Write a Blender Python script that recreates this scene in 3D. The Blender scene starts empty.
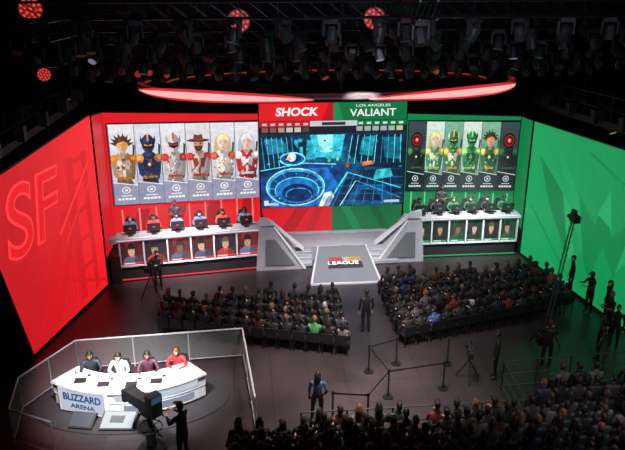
import bpy, math, random
import numpy as np
from mathutils import Vector, Matrix
random.seed(7)
sc=bpy.context.scene
sc.view_settings.view_transform='Standard'
def lin(c):
    return tuple(((v/255)/12.92 if v/255<=.04045 else ((v/255+.055)/1.055)**2.4) for v in c)
# ------------------------------------------------------------ materials
def new_mat(name):
    m=bpy.data.materials.new(name);m.use_nodes=True;nt=m.node_tree
    b=nt.nodes["Principled BSDF"];return m,nt,b
def attr_mat(name,rough,metal,emit=None,lo=None,hi=None,scale=None,detail=2):
    m,nt,b=new_mat(name)
    a=nt.nodes.new("ShaderNodeAttribute");a.attribute_name="Col"
    n=nt.nodes.new("ShaderNodeTexNoise");n.inputs["Scale"].default_value=3.0;n.inputs["Detail"].default_value=detail
    tc=nt.nodes.new("ShaderNodeTexCoord");nt.links.new(tc.outputs["Object"],n.inputs["Vector"])
    mr=nt.nodes.new("ShaderNodeMapRange");mr.inputs["To Min"].default_value=.8;mr.inputs["To Max"].default_value=1.15
    nt.links.new(n.outputs["Fac"],mr.inputs["Value"])
    vm=nt.nodes.new("ShaderNodeVectorMath");vm.operation='SCALE'
    nt.links.new(a.outputs["Color"],vm.inputs[0]);nt.links.new(mr.outputs["Result"],vm.inputs["Scale"])
    b.inputs["Roughness"].default_value=rough;b.inputs["Metallic"].default_value=metal
    if emit is None:
        nt.links.new(vm.outputs["Vector"],b.inputs["Base Color"])
    else:
        b.inputs["Base Color"].default_value=(.01,.01,.01,1)
        mr.inputs["To Min"].default_value=.86;mr.inputs["To Max"].default_value=1.1
        n.inputs["Scale"].default_value=.5
        nt.links.new(vm.outputs["Vector"],b.inputs["Emission Color"]);b.inputs["Emission Strength"].default_value=emit
    if lo is not None:
        mr.inputs["From Min"].default_value=.3;mr.inputs["From Max"].default_value=.7
        mr.inputs["To Min"].default_value=lo;mr.inputs["To Max"].default_value=hi;n.inputs["Scale"].default_value=scale
    return m
MATS=[attr_mat("painted_surface",.6,0),attr_mat("led_screen",.5,0,1.0),attr_mat("satin_metal",.35,.7),
      attr_mat("lamp_glow",.5,0,5.0)]
mg,nt,b=new_mat("clear_glass");b.inputs["Base Color"].default_value=(.75,.8,.85,1);b.inputs["Roughness"].default_value=.05
b.inputs["Alpha"].default_value=.10
MATS.append(mg)
MATS.append(attr_mat("video_picture",.5,0,1.0,.45,2.0,3.2,9))
MATS.append(attr_mat("printed_art",.5,0,1.0,.86,1.12,5.0,6))
PAINT,EMIT,METAL,GLOW,GLASS,VIDEO,ART=0,1,2,3,4,5,6
# ------------------------------------------------------------ mesh builder
class MB:
    def __init__(s): s.ch=[];s.M=Matrix.Identity(4)
    def raw(s,v,faces,col,mat=0,smooth=False):
        v=np.array(v,dtype=np.float64).reshape(-1,3)
        R=np.array(s.M.to_3x3());t=np.array(s.M.translation)
        v=v@R.T+t
        lt=np.array([len(f) for f in faces],dtype=np.int32)
        lv=np.array([i for f in faces for i in f],dtype=np.int32)
        c=np.tile(np.array(lin(col)),(len(faces),1))
        s.ch.append((v,lv,lt,c,np.full(len(faces),mat,np.int32),np.full(len(faces),smooth,bool)))
    def box(s,c,sz,col,mat=0,rz=0,rx=0,ry=0,taper=1):
        x,y,z=[k/2 for k in sz]
        p=[(-x,-y,-z),(x,-y,-z),(x,y,-z),(-x,y,-z),(-x*taper,-y*taper,z),(x*taper,-y*taper,z),(x*taper,y*taper,z),(-x*taper,y*taper,z)]
        R=Matrix.Rotation(rz,3,'Z')@Matrix.Rotation(ry,3,'Y')@Matrix.Rotation(rx,3,'X')
        s.raw([tuple(R@Vector(q)+Vector(c)) for q in p],[(0,3,2,1),(4,5,6,7),(0,1,5,4),(1,2,6,5),(2,3,7,6),(3,0,4,7)],col,mat)
    def cyl(s,p0,p1,r0,r1=None,col=(30,30,30),mat=0,n=10):
        if r1 is None:r1=r0
        p0=Vector(p0);p1=Vector(p1);d=(p1-p0).normalized()
        a=d.orthogonal().normalized();b=d.cross(a)
        v=[];
        for p,r in((p0,r0),(p1,r1)):
            for i in range(n):
                t=2*math.pi*i/n;v.append(p+a*math.cos(t)*r+b*math.sin(t)*r)
        f=[(i,(i+1)%n,n+(i+1)%n,n+i) for i in range(n)]+[tuple(range(n-1,-1,-1)),tuple(range(n,2*n))]
        s.raw([tuple(q) for q in v],f,col,mat,False)
    def poly(s,pts,col,mat=0): s.raw([tuple(p) for p in pts],[tuple(range(len(pts)))],col,mat)
    def extr(s,pts,vec,col,mat=0):
        n=len(pts);vec=Vector(vec);v=[Vector(p) for p in pts];v=v+[q+vec for q in v]
        f=[tuple(range(n-1,-1,-1)),tuple(range(n,2*n))]+[(i,(i+1)%n,n+(i+1)%n,n+i) for i in range(n)]
        s.raw([tuple(q) for q in v],f,col,mat)
    def ell(s,c,r,col,mat=0,nu=12,nv=8):
        v=[];f=[]
        for i in range(nv+1):
            th=math.pi*i/nv
            for j in range(nu):
                ph=2*math.pi*j/nu
                v.append((c[0]+r[0]*math.sin(th)*math.cos(ph),c[1]+r[1]*math.sin(th)*math.sin(ph),c[2]+r[2]*math.cos(th)))
        for i in range(nv):
            for j in range(nu):
                a=i*nu+j;b=i*nu+(j+1)%nu;f.append((a,a+nu,b+nu,b))
        s.raw(v,f,col,mat,True)
    def person(s,t,loc,rz,sc_,pal):
        R=np.array((Matrix.Rotation(rz,3,'Z')*sc_));v=t['v']@R.T+np.array(loc)
        R2=np.array(s.M.to_3x3());v=v@R2.T+np.array(s.M.translation)
        pc=np.array([lin(c) for c in pal]);c=pc[t['reg']]
        n=len(t['lt']);s.ch.append((v,t['lv'],t['lt'],c,np.zeros(n,np.int32),np.ones(n,bool)))
    def obj(s,name,parent=None):
        off=0;V=[];LV=[];LT=[];C=[];MI=[];SM=[]
        for v,lv,lt,c,mi,sm in s.ch:
            V.append(v);LV.append(lv+off);LT.append(lt);C.append(c);MI.append(mi);SM.append(sm);off+=len(v)
        V=np.concatenate(V);LV=np.concatenate(LV);LT=np.concatenate(LT);C=np.concatenate(C);MI=np.concatenate(MI);SM=np.concatenate(SM)
        me=bpy.data.meshes.new(name)
        me.vertices.add(len(V));me.vertices.foreach_set("co",V.astype(np.float32).ravel())
        me.loops.add(len(LV));me.loops.foreach_set("vertex_index",LV.astype(np.int32))
        me.polygons.add(len(LT));ls=np.concatenate([[0],np.cumsum(LT)[:-1]]).astype(np.int32)
        me.polygons.foreach_set("loop_start",ls)
        try: me.polygons.foreach_set("loop_total",LT.astype(np.int32))
        except Exception: pass
        for m in MATS: me.materials.append(m)
        me.update(calc_edges=True)
        me.polygons.foreach_set("material_index",MI);me.polygons.foreach_set("use_smooth",SM)
        at=me.color_attributes.new("Col",'FLOAT_COLOR','CORNER')
        cc=np.ones((len(LV),4),np.float32);cc[:,:3]=np.repeat(C,LT,axis=0)
        at.data.foreach_set("color",cc.ravel())
        me.update()
        o=bpy.data.objects.new(name,me);sc.collection.objects.link(o)
        if parent:o.parent=parent
        return o
def empty(name):
    e=bpy.data.objects.new(name,None);sc.collection.objects.link(e);e.empty_display_size=.2;return e
class Canvas:
    """flat picture on a screen: bl,br,tr,tl corners"""
    def __init__(s,mb,bl,br,tr,tl,step=.0005,mat=EMIT):
        s.mb=mb;s.c=[Vector(p) for p in(bl,br,tr,tl)];s.n=(s.c[1]-s.c[0]).cross(s.c[3]-s.c[0]).normalized();s.o=.004;s.st=step;s.mat=mat
        s.asp=(s.c[1]-s.c[0]).length/(s.c[3]-s.c[0]).length
    def P(s,x,y):
        bl,br,tr,tl=s.c;return bl*(1-x)*(1-y)+br*x*(1-y)+tr*x*y+tl*(1-x)*y+s.n*s.o
    def poly(s,pts,col,mat=None):
        s.o+=s.st;s.mb.poly([s.P(x,y) for x,y in pts],tuple(max(0,min(255,c)) for c in col),s.mat if mat is None else mat)
    def rect(s,x0,y0,x1,y1,col,mat=None): s.poly([(x0,y0),(x1,y0),(x1,y1),(x0,y1)],col,mat)
    def ell(s,cx,cy,rx,ry,col,n=20): s.poly([(cx+rx*math.cos(2*math.pi*i/n),cy+ry*math.sin(2*math.pi*i/n)) for i in range(n)],col)
    def arc(s,cx,cy,rx,ry,w,a0,a1,col,n=22):
        for i in range(n):
            t0=math.radians(a0+(a1-a0)*i/n);t1=math.radians(a0+(a1-a0)*(i+1)/n)
            s.mb.poly([s.P(cx+(rx)*math.cos(t0),cy+(ry)*math.sin(t0)),s.P(cx+(rx)*math.cos(t1),cy+ry*math.sin(t1)),
              s.P(cx+(rx-w)*math.cos(t1),cy+(ry-w*s.asp)*math.sin(t1)),s.P(cx+(rx-w)*math.cos(t0),cy+(ry-w*s.asp)*math.sin(t0))],col,s.mat)
        s.o+=s.st
    def line(s,a,b,w,col):
        dx=(b[0]-a[0])*s.asp;dy=b[1]-a[1];L=math.hypot(dx,dy);nx=-dy/L*w/s.asp;ny=dx/L*w
        s.poly([(a[0]-nx,a[1]-ny),(b[0]-nx,b[1]-ny),(b[0]+nx,b[1]+ny),(a[0]+nx,a[1]+ny)],col)
    def grad(s,x0,y0,x1,y1,c0,c1,n=8):
        for i in range(n):
            t=(i+.5)/n;s.mb.poly([s.P(x0,y0+(y1-y0)*i/n),s.P(x1,y0+(y1-y0)*i/n),s.P(x1,y0+(y1-y0)*(i+1)/n),s.P(x0,y0+(y1-y0)*(i+1)/n)],tuple(c0[k]+(c1[k]-c0[k])*t for k in range(3)),s.mat)
        s.o+=s.st
FONTMAT={}
def text(body,origin,u,v,size,col,parent,name="lettering",emit=1.0,shear=0,bold=.0,sx=1.0,align='CENTER'):
    cu=bpy.data.curves.new(name,'FONT');cu.body=body;cu.size=size;cu.align_x=align;cu.align_y='CENTER';cu.shear=shear;cu.offset=bold
    cu.extrude=.004
    o=bpy.data.objects.new(name,cu);sc.collection.objects.link(o)
    u=Vector(u).normalized();v=Vector(v).normalized();n=u.cross(v)
    M=Matrix((u*sx,v,n)).transposed().to_4x4();M.translation=Vector(origin)+n*.03;o.matrix_world=M
    dg=bpy.context.evaluated_depsgraph_get();me=bpy.data.meshes.new_from_object(o.evaluated_get(dg))
    o2=bpy.data.objects.new(name,me);sc.collection.objects.link(o2);o2.matrix_world=M;bpy.data.objects.remove(o)
    key=(col,emit)
    if key not in FONTMAT:
        m,nt,b=new_mat("letter_paint");nz=nt.nodes.new("ShaderNodeTexNoise");nz.inputs["Scale"].default_value=2
        rp=nt.nodes.new("ShaderNodeValToRGB");l=lin(col)
        rp.color_ramp.elements[0].color=tuple(x*.92 for x in l)+(1,);rp.color_ramp.elements[1].color=l+(1,)
        nt.links.new(nz.outputs["Fac"],rp.inputs["Fac"]);nt.links.new(rp.outputs["Color"],b.inputs["Base Color"])
        if emit:nt.links.new(rp.outputs["Color"],b.inputs["Emission Color"]);b.inputs["Emission Strength"].default_value=emit
        FONTMAT[key]=m
    me.materials.clear();me.materials.append(FONTMAT[key])
    if parent:o2.parent=parent
    return o2
# ------------------------------------------------------------ people
def hand_chains(w,d,n,side,curl):
    w=Vector(w);d=Vector(d).normalized();n=Vector(n);n=(n-d*n.dot(d)).normalized();s=d.cross(n).normalized()*side
    out=[]
    for off,L in((.031,.070),(.011,.082),(-.010,.076),(-.030,.058)):
        a=w+d*.01+s*off*.4;k=w+d*.092+s*off
        m=k+(d*math.cos(curl*.6)+n*math.sin(curl*.6))*L*.45
        e=m+(d*math.cos(curl*1.5)+n*math.sin(curl*1.5))*L*.4
        e2=e+(d*math.cos(curl*2)+n*math.sin(curl*2))*L*.2
        out.append([(a,.013),(w+d*.05+s*off*.8,.014),(k,.0115),(m,.009),(e,.0085),(e2,.007)])
    out.append([(w+d*.02+s*.012,.013),(w+d*.052+s*.042+n*.008,.011),(w+d*.08+s*.055+n*.018,.0095),(w+d*.10+s*.058+n*.026,.008)])
    return out
def template(J,sleeve='long',hair='short',pitch=0.,hand_n=(0,0,-1),curl=.35,headset=False,sub=1,turn=0.):
    nodes=[];edges=[];roots=[];lab=[]
    def N(p,r): nodes.append((Vector(p),r));return len(nodes)-1
    pel=N(J['pelvis'],.135);roots.append(pel)
    sp=N(J['spine'],.125);ch=N(J['chest'],.14);nb=N(J['neck'],.068);hd=Vector(J['head']);nk=N(Vector(J['neck']).lerp(hd,.55),.052)
    for a,b,l in((pel,sp,'torso'),(sp,ch,'torso'),(ch,nb,'torso'),(nb,nk,'neck')): edges.append((a,b));lab.append(l)
    fing=[]
    for s,k in((1,'R'),(-1,'L')):
        sh=N(J['sh'+k],.07);el=N(J['el'+k],.047);wr=N(J['wr'+k],.029);mu=N(Vector(J['sh'+k]).lerp(Vector(J['el'+k]),.45),.056)
        fm=N(Vector(J['el'+k]).lerp(Vector(J['wr'+k]),.35),.043)
        edges+=[(ch,sh),(sh,mu),(mu,el),(el,fm),(fm,wr)];lab+=['torso','uarm','uarm','farm','farm']
        hp=N(J['hip'+k],.10);kn=N(J['kn'+k],.064);an=N(J['an'+k],.042);to=N(J['to'+k],.036)
        th=N(Vector(J['hip'+k]).lerp(Vector(J['kn'+k]),.45),.088);cf=N(Vector(J['kn'+k]).lerp(Vector(J['an'+k]),.35),.06)
        edges+=[(pel,hp),(hp,th),(th,kn),(kn,cf),(cf,an),(an,to)];lab+=['hip','leg','leg','leg','leg','foot']
        d=J.get('hd'+k,Vector(J['wr'+k])-Vector(J['el'+k]))
        fing+=hand_chains(J['wr'+k],d,J.get('hn'+k,hand_n),s,curl)
    for chn in fing:
        i0=None
        for p,r in chn:
            i=N(p,r)
            if i0 is None: roots.append(i)
            else: edges.append((i0,i));lab.append('hand')
            i0=i
    me=bpy.data.meshes.new("t");me.from_pydata([tuple(n[0]) for n in nodes],edges,[]);me.update()
    o=bpy.data.objects.new("t",me);sc.collection.objects.link(o)
    md=o.modifiers.new("skin",'SKIN');md.use_smooth_shade=True;md.branch_smoothing=.6
    sv=me.skin_vertices[0].data
    for i,(p,r) in enumerate(nodes): sv[i].radius=(r,r);sv[i].use_root=i in roots
    ss=o.modifiers.new("sub",'SUBSURF');ss.levels=sub;ss.render_levels=sub
    dg=bpy.context.evaluated_depsgraph_get();dg.update()
    ev=bpy.data.meshes.new_from_object(o.evaluated_get(dg))
    v=np.array([tuple(x.co) for x in ev.vertices]);fc=[tuple(p.vertices) for p in ev.polygons]
    bpy.data.objects.remove(o)
    cen=np.array([v[list(f)].mean(0) for f in fc]);best=np.full(len(fc),1e9);reg=np.zeros(len(fc),int)
    code={'torso':1,'uarm':1,'farm':1 if sleeve=='long' else 0,'neck':0,'hand':0,'hip':2,'leg':2,'foot':3}
    for (a,b),l in zip(edges,lab):
        A=np.array(nodes[a][0]);B=np.array(nodes[b][0]);AB=B-A
        t=np.clip(((cen-A)@AB)/max(AB@AB,1e-9),0,1);dd=np.linalg.norm(cen-(A+t[:,None]*AB),axis=1)-.5*(nodes[a][1]+nodes[b][1])
        k=dd<best;best[k]=dd[k];reg[k]=code[l]
    V=[v];F=list(fc);G=list(reg);off=len(v)
    Rh=np.array(Matrix.Rotation(turn,3,'Z')@Matrix.Rotation(pitch,3,'X'));hc=np.array(hd)
    def addp(pv,pf,g):
        nonlocal off
        pv=np.array(pv)@Rh.T+hc;V.append(pv);F.extend([tuple(i+off for i in f) for f in pf]);G.extend(g if isinstance(g,list) else [g]*len(pf));off+=len(pv)
    def sph(rx,ry,rz,cx,cy,cz,nu,nv,fn=None):
        pv=[];pf=[]
        for i in range(nv+1):
            th=math.pi*i/nv
            for j in range(nu):
                ph=2*math.pi*j/nu;x=math.sin(th)*math.cos(ph);y=math.sin(th)*math.sin(ph);z=math.cos(th)
                q=[x*rx+cx,y*ry+cy,z*rz+cz]
                if fn:q=fn(x,y,z,q,j)
                pv.append(q)
        for i in range(nv):
            for j in range(nu):
                a=i*nu+j;b=i*nu+(j+1)%nu;pf.append((a,a+nu,b+nu,b))
        return pv,pf
    def face(x,y,z,q,j):
        if z<-.1: q[0]*=1-.35*(z+.1)**2*1.2;q[1]+= .012*(-z) if y>0 else .02*(-z)
        if y>.55 and abs(x)<.12 and -.35<z<.12: q[1]+=.022*(1 if z<0 else .5)
        if y>.5 and .2<abs(x)<.55 and 0<z<.3: q[1]-=.006
        return q
    pv,pf=sph(.074,.094,.118,0,0,0,16,10,face);addp(pv,pf,0)
    for sx in(1,-1):
        pv,pf=sph(.011,.02,.03,sx*.076,-.005,-.005,6,5);addp(pv,pf,0)
        pv,pf=sph(.012,.006,.007,sx*.03,.083,.016,6,4);addp(pv,pf,5)
        pv,pf=sph(.017,.005,.004,sx*.03,.087,.036,6,4);addp(pv,pf,4)
    pv,pf=sph(.024,.008,.007,0,.09,-.056,8,4);addp(pv,pf,6)
    pv,pf=sph(.083,.104,.128,0,-.006,.008,16,10)
    pa=np.array(pv);keep=[]
    for f in pf:
        c=pa[list(f)].mean(0)
        if (c[2]>.062) or (c[1]<-.012 and c[2]>-.075) : keep.append(f)
    addp(pv,keep,4)
    if hair=='long':
        pv,pf=sph(.085,.05,.16,0,-.075,-.10,10,8);addp(pv,pf,4)
        for sx in(1,-1):
            pv,pf=sph(.022,.045,.13,sx*.078,-.03,-.075,8,6);addp(pv,pf,4)
    if hair=='cap':
        pv,pf=sph(.088,.108,.075,0,0,.062,14,6);addp(pv,pf,4);pv,pf=sph(.07,.06,.01,0,.13,.06,10,4);addp(pv,pf,4)
    if headset:
        for sx in(1,-1):
            pv,pf=sph(.022,.042,.048,sx*.09,0,0,8,6);addp(pv,pf,5)
        n=10
        pv=[];pf=[]
        for i in range(n+1):
            t=math.pi*i/n
            for rr,yy in((.098,-.014),(.098,.014),(.112,.014),(.112,-.014)):
                pv.append((rr*math.cos(t)*.92,yy,rr*math.sin(t)*1.3))
        for i in range(n):
            for k in range(4): a=i*4+k;b=i*4+(k+1)%4;pf.append((a,b,b+4,a+4))
        addp(pv,pf,5)
    lt=np.array([len(f) for f in F],np.int32);lv=np.array([i for f in F for i in f],np.int32)
    return dict(v=np.concatenate(V),lv=lv,lt=lt,reg=np.array(G,int))
def J_stand(**k):
    J=dict(pelvis=(0,0,.96),spine=(0,-.01,1.14),chest=(0,0,1.33),neck=(0,-.005,1.47),head=(0,.025,1.63),
     shR=(.185,0,1.41),elR=(.245,-.03,1.12),wrR=(.25,.06,.88),shL=(-.185,0,1.41),elL=(-.245,-.03,1.12),wrL=(-.25,.06,.88),
     hipR=(.095,0,.92),knR=(.11,.025,.5),anR=(.115,-.02,.08),toR=(.13,.13,.038),
     hipL=(-.095,0,.92),knL=(-.11,.015,.5),anL=(-.115,-.03,.08),toL=(-.13,.12,.038));J.update(k);return J
def J_sit(**k):
    J=dict(pelvis=(0,0,.57),spine=(0,-.03,.76),chest=(0,-.02,.95),neck=(0,0,1.09),head=(0,.03,1.25),
     shR=(.185,0,1.03),elR=(.25,.07,.77),wrR=(.11,.27,.69),shL=(-.185,0,1.03),elL=(-.25,.07,.77),wrL=(-.11,.27,.69),
     hipR=(.095,.03,.55),knR=(.13,.45,.54),anR=(.125,.42,.09),toR=(.14,.56,.04),
     hipL=(-.095,.03,.55),knL=(-.13,.45,.54),anL=(-.125,.40,.09),toL=(-.14,.54,.04));J.update(k);return J
desk=dict(elR=(.27,.16,.80),wrR=(.19,.40,.79),elL=(-.27,.16,.80),wrL=(-.19,.40,.79),spine=(0,-.02,.76),chest=(0,.03,.94),neck=(0,.07,1.08),head=(0,.12,1.23),shR=(.185,.05,1.02),shL=(-.185,.05,1.02))
T_sit=[template(J_sit(),'long','short'),
       template(J_sit(head=(.02,.06,1.23),wrR=(.05,.22,.72),elL=(-.26,.02,.79)),'short','short',pitch=-.15,turn=.3),
       template(J_sit(),'short','long',turn=-.25),
       template(J_sit(wrR=(.06,.20,.95),elR=(.23,.12,.80),head=(0,.05,1.25)),'long','cap')]
T_play=template(J_sit(**desk),'long','short',pitch=-.2,headset=True)
T_cast=[template(J_sit(**desk),'long','short',pitch=-.1,headset=True),
        template(J_sit(**{**desk,'wrR':(.05,.36,.80),'wrL':(-.1,.38,.80)}),'long','short',pitch=-.25,turn=.35,headset=True)]
T_stand=[template(J_stand(),'long','short'),
         template(J_stand(elR=(.25,.05,1.13),wrR=(.12,.26,1.18),elL=(-.25,.05,1.13),wrL=(-.10,.26,1.15),hnR=(-1,0,0),hnL=(1,0,0)),'short','short',pitch=-.1),
         template(J_stand(elR=(.29,-.1,1.16),wrR=(.19,.02,.98),toL=(-.2,.1,.038),knL=(-.15,.05,.5),anL=(-.17,0,.08)),'short','long'),
         template(J_stand(elR=(.26,.14,1.22),wrR=(.14,.38,1.32),elL=(-.26,.14,1.2),wrL=(-.12,.36,1.25)),'long','cap')]
SK=[(225,175,145),(200,150,120),(150,105,80),(235,190,165),(110,75,58)]
HR=[(22,17,15),(35,25,20),(60,40,28),(14,13,14),(110,80,50),(30,25,24)]
SH=[(22,22,26),(30,30,36),(18,20,28),(50,48,52),(66,28,28),(28,38,60),(26,44,36),(40,34,40),(25,25,25),(30,28,32),(46,40,42),(24,22,24),(86,82,84),(100,36,36),(52,52,66)]
def pal(sh=None,pants=None,sk=None,hr=None):
    s=sk or random.choice(SK)
    return [s,sh or random.choice(SH),pants or random.choice([(22,24,32),(18,18,20),(35,40,58),(45,40,38)]),(20,20,22),hr or random.choice(HR),(15,15,17),(150,80,75)]
# ------------------------------------------------------------ room shell
def proc_plane(name,verts,c1,c2,rough,scale=4,tile=None,spec=.5):
    me=bpy.data.meshes.new(name);me.from_pydata(verts,[],[tuple(range(len(verts)))]);o=bpy.data.objects.new(name,me);sc.collection.objects.link(o)
    m,nt,b=new_mat(name+"_finish");tc=nt.nodes.new("ShaderNodeTexCoord");n=nt.nodes.new("ShaderNodeTexNoise");n.inputs["Scale"].default_value=scale*.1;n.inputs["Detail"].default_value=6
    nt.links.new(tc.outputs["Object"],n.inputs["Vector"]);r=nt.nodes.new("ShaderNodeValToRGB")
    r.color_ramp.elements[0].color=lin(c1)+(1,);r.color_ramp.elements[1].color=lin(c2)+(1,);r.color_ramp.elements[0].position=.35;r.color_ramp.elements[1].position=.65
    nt.links.new(n.outputs["Fac"],r.inputs["Fac"]);out=r.outputs["Color"]
    if tile:
        bt=nt.nodes.new("ShaderNodeTexBrick");bt.inputs["Scale"].default_value=1;bt.inputs["Brick Width"].default_value=tile;bt.inputs["Row Height"].default_value=tile;bt.inputs["Mortar Size"].default_value=.012;bt.offset=0
        bt.inputs["Color1"].default_value=(1,1,1,1);bt.inputs["Color2"].default_value=(.9,.9,.9,1);bt.inputs["Mortar"].default_value=(.4,.4,.4,1)
        nt.links.new(tc.outputs["Object"],bt.inputs["Vector"])
        mx=nt.nodes.new("ShaderNodeVectorMath");mx.operation='MULTIPLY';nt.links.new(out,mx.inputs[0]);nt.links.new(bt.outputs["Color"],mx.inputs[1]);out=mx.outputs["Vector"]
    nt.links.new(out,b.inputs["Base Color"]);b.inputs["Roughness"].default_value=rough;b.inputs["Specular IOR Level"].default_value=spec
    me.materials.append(m);return o
proc_plane("floor",[(-18,-2,0),(18,-2,0),(18,38,0),(-18,38,0)],(44,38,42),(62,54,57),.34,4,1.2)
proc_plane("ceiling",[(-18,-2,15),(-18,38,15),(18,38,15),(18,-2,15)],(6,6,7),(12,12,14),.9)
proc_plane("wall_back",[(-18,38,0),(18,38,0),(18,38,15),(-18,38,15)],(8,8,10),(16,16,20),.9)
proc_plane("wall_left",[(-18,-2,0),(-18,38,0),(-18,38,15),(-18,-2,15)],(8,8,10),(14,14,18),.9)
proc_plane("wall_right",[(18,38,0),(18,-2,0),(18,-2,15),(18,38,15)],(8,8,10),(14,14,18),.9)
# ------------------------------------------------------------ LED walls
RED=(240,28,38);GRN=(20,146,84)
def wallpt(A,u,s,z): return (A[0]+u[0]*s,A[1]+u[1]*s,z)
P_=empty("red_led_wall")
A=(-11.6,21.7);B=(-10.1,27.2);L=math.dist(A,B);u=((B[0]-A[0])/L,(B[1]-A[1])/L)
m=MB()
segs=14
def ztop(s): return 6.62+(7.25-6.62)*s/L
nrm=Vector((u[1],-u[0],0))
m.extr([wallpt(A,u,0,0),wallpt(A,u,L,0),wallpt(A,u,L,ztop(L)),wallpt(A,u,-1.9,6.45),wallpt(A,u,-1.05,3.7)],-nrm*.25,(24,20,22))
for i in range(segs):
    a=i/segs;b_=(i+1)/segs;k=.84+.2*(i+.5)/segs
    p=[wallpt(A,u,L*a,.12),wallpt(A,u,L*b_,.12),wallpt(A,u,L*b_,ztop(L*b_)-.05),wallpt(A,u,L*a,ztop(L*a)-.05)]
    m.poly([Vector(q)+nrm*.01 for q in p],tuple(min(255,c*k) for c in RED),EMIT)
m.poly([Vector(q)+nrm*.01 for q in(wallpt(A,u,0,.12),wallpt(A,u,0,ztop(0)-.05),wallpt(A,u,-1.85,6.42),wallpt(A,u,-1.0,3.6))],tuple(c*.84 for c in RED),EMIT)
cv=Canvas(m,Vector(wallpt(A,u,0,0))+nrm*.012,Vector(wallpt(A,u,L,0))+nrm*.012,Vector(wallpt(A,u,L,7.0))+nrm*.012,Vector(wallpt(A,u,0,7.0))+nrm*.012)
dk=(214,22,32);lt_=(246,48,54)
cv.poly([(.06,.06),(.50,.60),(.56,.60),(.14,.06)],dk);cv.poly([(.26,.06),(.60,.50),(.65,.50),(.34,.06)],dk)
cv.poly([(.62,.06),(.70,.06),(.70,.86),(.62,.86)],dk);cv.poly([(.82,.06),(.88,.06),(.88,.86),(.82,.86)],dk)
for z in(.22,.38,.54,.70,.82): cv.rect(.62,z,.88,z+.025,dk)
for i in range(9): cv.line((.20+i*.05,.10),(.20+i*.05,.22+i*.055),.006,dk)
cv.line((.10,.36),(.98,.06),.010,dk);cv.line((.45,.50),(.98,.84),.010,lt_);cv.line((.52,.44),(.98,.74),.005,lt_)
m.obj("led_panels",P_)
text("SF",wallpt(A,u,.95,4.72),(u[0],u[1],.0),(0,0,1),3.3,(248,66,68),P_,"wall_emblem",shear=.15,bold=.07,sx=1.05)
text("SF",Vector(wallpt(A,u,.95,4.72))+nrm*.02,(u[0],u[1],.0),(0,0,1),3.3,(224,26,36),P_,"wall_emblem_fill",shear=.15,bold=-.01,sx=1.05)
P_BR=P_=empty("stage_backdrop")
wl=(-10.02,29.25);wr=(-3.62,30.7)
m=MB()
m.extr([(wl[0],wl[1],1.25),(wr[0],wr[1],1.25),(wr[0],wr[1],6.5),(wl[0],wl[1],6.95)],(0,.2,0),(30,20,22))
m.poly([(wl[0],wl[1]-.01,1.25),(wr[0],wr[1]-.01,1.25),(wr[0],wr[1]-.01,6.45),(wl[0],wl[1]-.01,6.9)],(228,26,36),EMIT)
m.extr([(B[0]+.05,B[1]+.1,0),(wl[0],wl[1],0),(wl[0],wl[1],6.95),(B[0]+.05,B[1]+.1,7.2)],(-.05,0,0),(30,20,22))
m.poly([(B[0]+.06,B[1]+.1,1.25),(wl[0]+.01,wl[1],1.25),(wl[0]+.01,wl[1],6.9),(B[0]+.06,B[1]+.1,7.15)],(200,22,32),EMIT)
for i in range(9):
    t=.06+i*.11;p0=Vector((wl[0]+(wr[0]-wl[0])*t,wl[1]+(wr[1]-wl[1])*t-.03,1.3))
    m.poly([p0,p0+Vector((.07,.015,0)),p0+Vector((.07,.015,1.35)),p0+Vector((0,0,1.35))],(255,130,120),EMIT)
for i in range(4):
    t=.1+i*.24;p0=Vector((wl[0]+(wr[0]-wl[0])*t,wl[1]+(wr[1]-wl[1])*t-.025,1.3))
    m.poly([p0,p0+Vector((.55,.12,0)),p0+Vector((.95,.21,1.3)),p0+Vector((.4,.09,1.3))],(172,14,26),EMIT)
m.obj("red_panels",P_)
P_=empty("green_led_wall")
A2=(8.3,28.9);B2=(10.4,14.8);L2=math.dist(A2,B2);u2=((B2[0]-A2[0])/L2,(B2[1]-A2[1])/L2);n2=Vector((u2[1],-u2[0],0))
m=MB()
m.extr([wallpt(A2,u2,0,0),wallpt(A2,u2,L2,0),wallpt(A2,u2,L2,6.7),wallpt(A2,u2,0,6.3)],-n2*.25,(18,24,20))
for i in range(20):
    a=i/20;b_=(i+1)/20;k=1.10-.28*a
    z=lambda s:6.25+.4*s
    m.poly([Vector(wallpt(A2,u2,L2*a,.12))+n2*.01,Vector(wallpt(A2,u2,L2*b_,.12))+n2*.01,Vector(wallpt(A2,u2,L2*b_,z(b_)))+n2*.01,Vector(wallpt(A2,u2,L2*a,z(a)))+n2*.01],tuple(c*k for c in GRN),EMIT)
cv=Canvas(m,Vector(wallpt(A2,u2,0,0))+n2*.012,Vector(wallpt(A2,u2,9,0))+n2*.012,Vector(wallpt(A2,u2,9,6.2))+n2*.012,Vector(wallpt(A2,u2,0,6.2))+n2*.012)
g1=(28,158,94);g2=(16,130,74);g3=(36,168,102)
cv.poly([(.08,.80),(.30,.62),(.40,.20),(.20,.50)],g2);cv.poly([(.22,.90),(.42,.66),(.50,.28),(.36,.56)],g1)
cv.poly([(.50,.28),(.42,.66),(.55,.52),(.60,.70),(.66,.50),(.78,.66),(.72,.26),(.62,.42),(.56,.14)],g2)
cv.poly([(.95,.88),(.78,.66),(.72,.30),(.85,.55)],g1);cv.poly([(.62,.78),(.56,.60),(.66,.55)],g3)
cv.line((.05,.30),(.35,.05),.01,g1);cv.line((.05,.42),(.45,.05),.006,g2);cv.line((.45,.95),(.98,.72),.008,g2)
cv.poly([(.30,.62),(.36,.56),(.44,.25),(.40,.20)],g3);cv.poly([(.08,.80),(.30,.62),(.32,.66),(.12,.86)],g1)
m.obj("led_panels",P_)
P_=empty("stage_backdrop")
m=MB()
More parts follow.
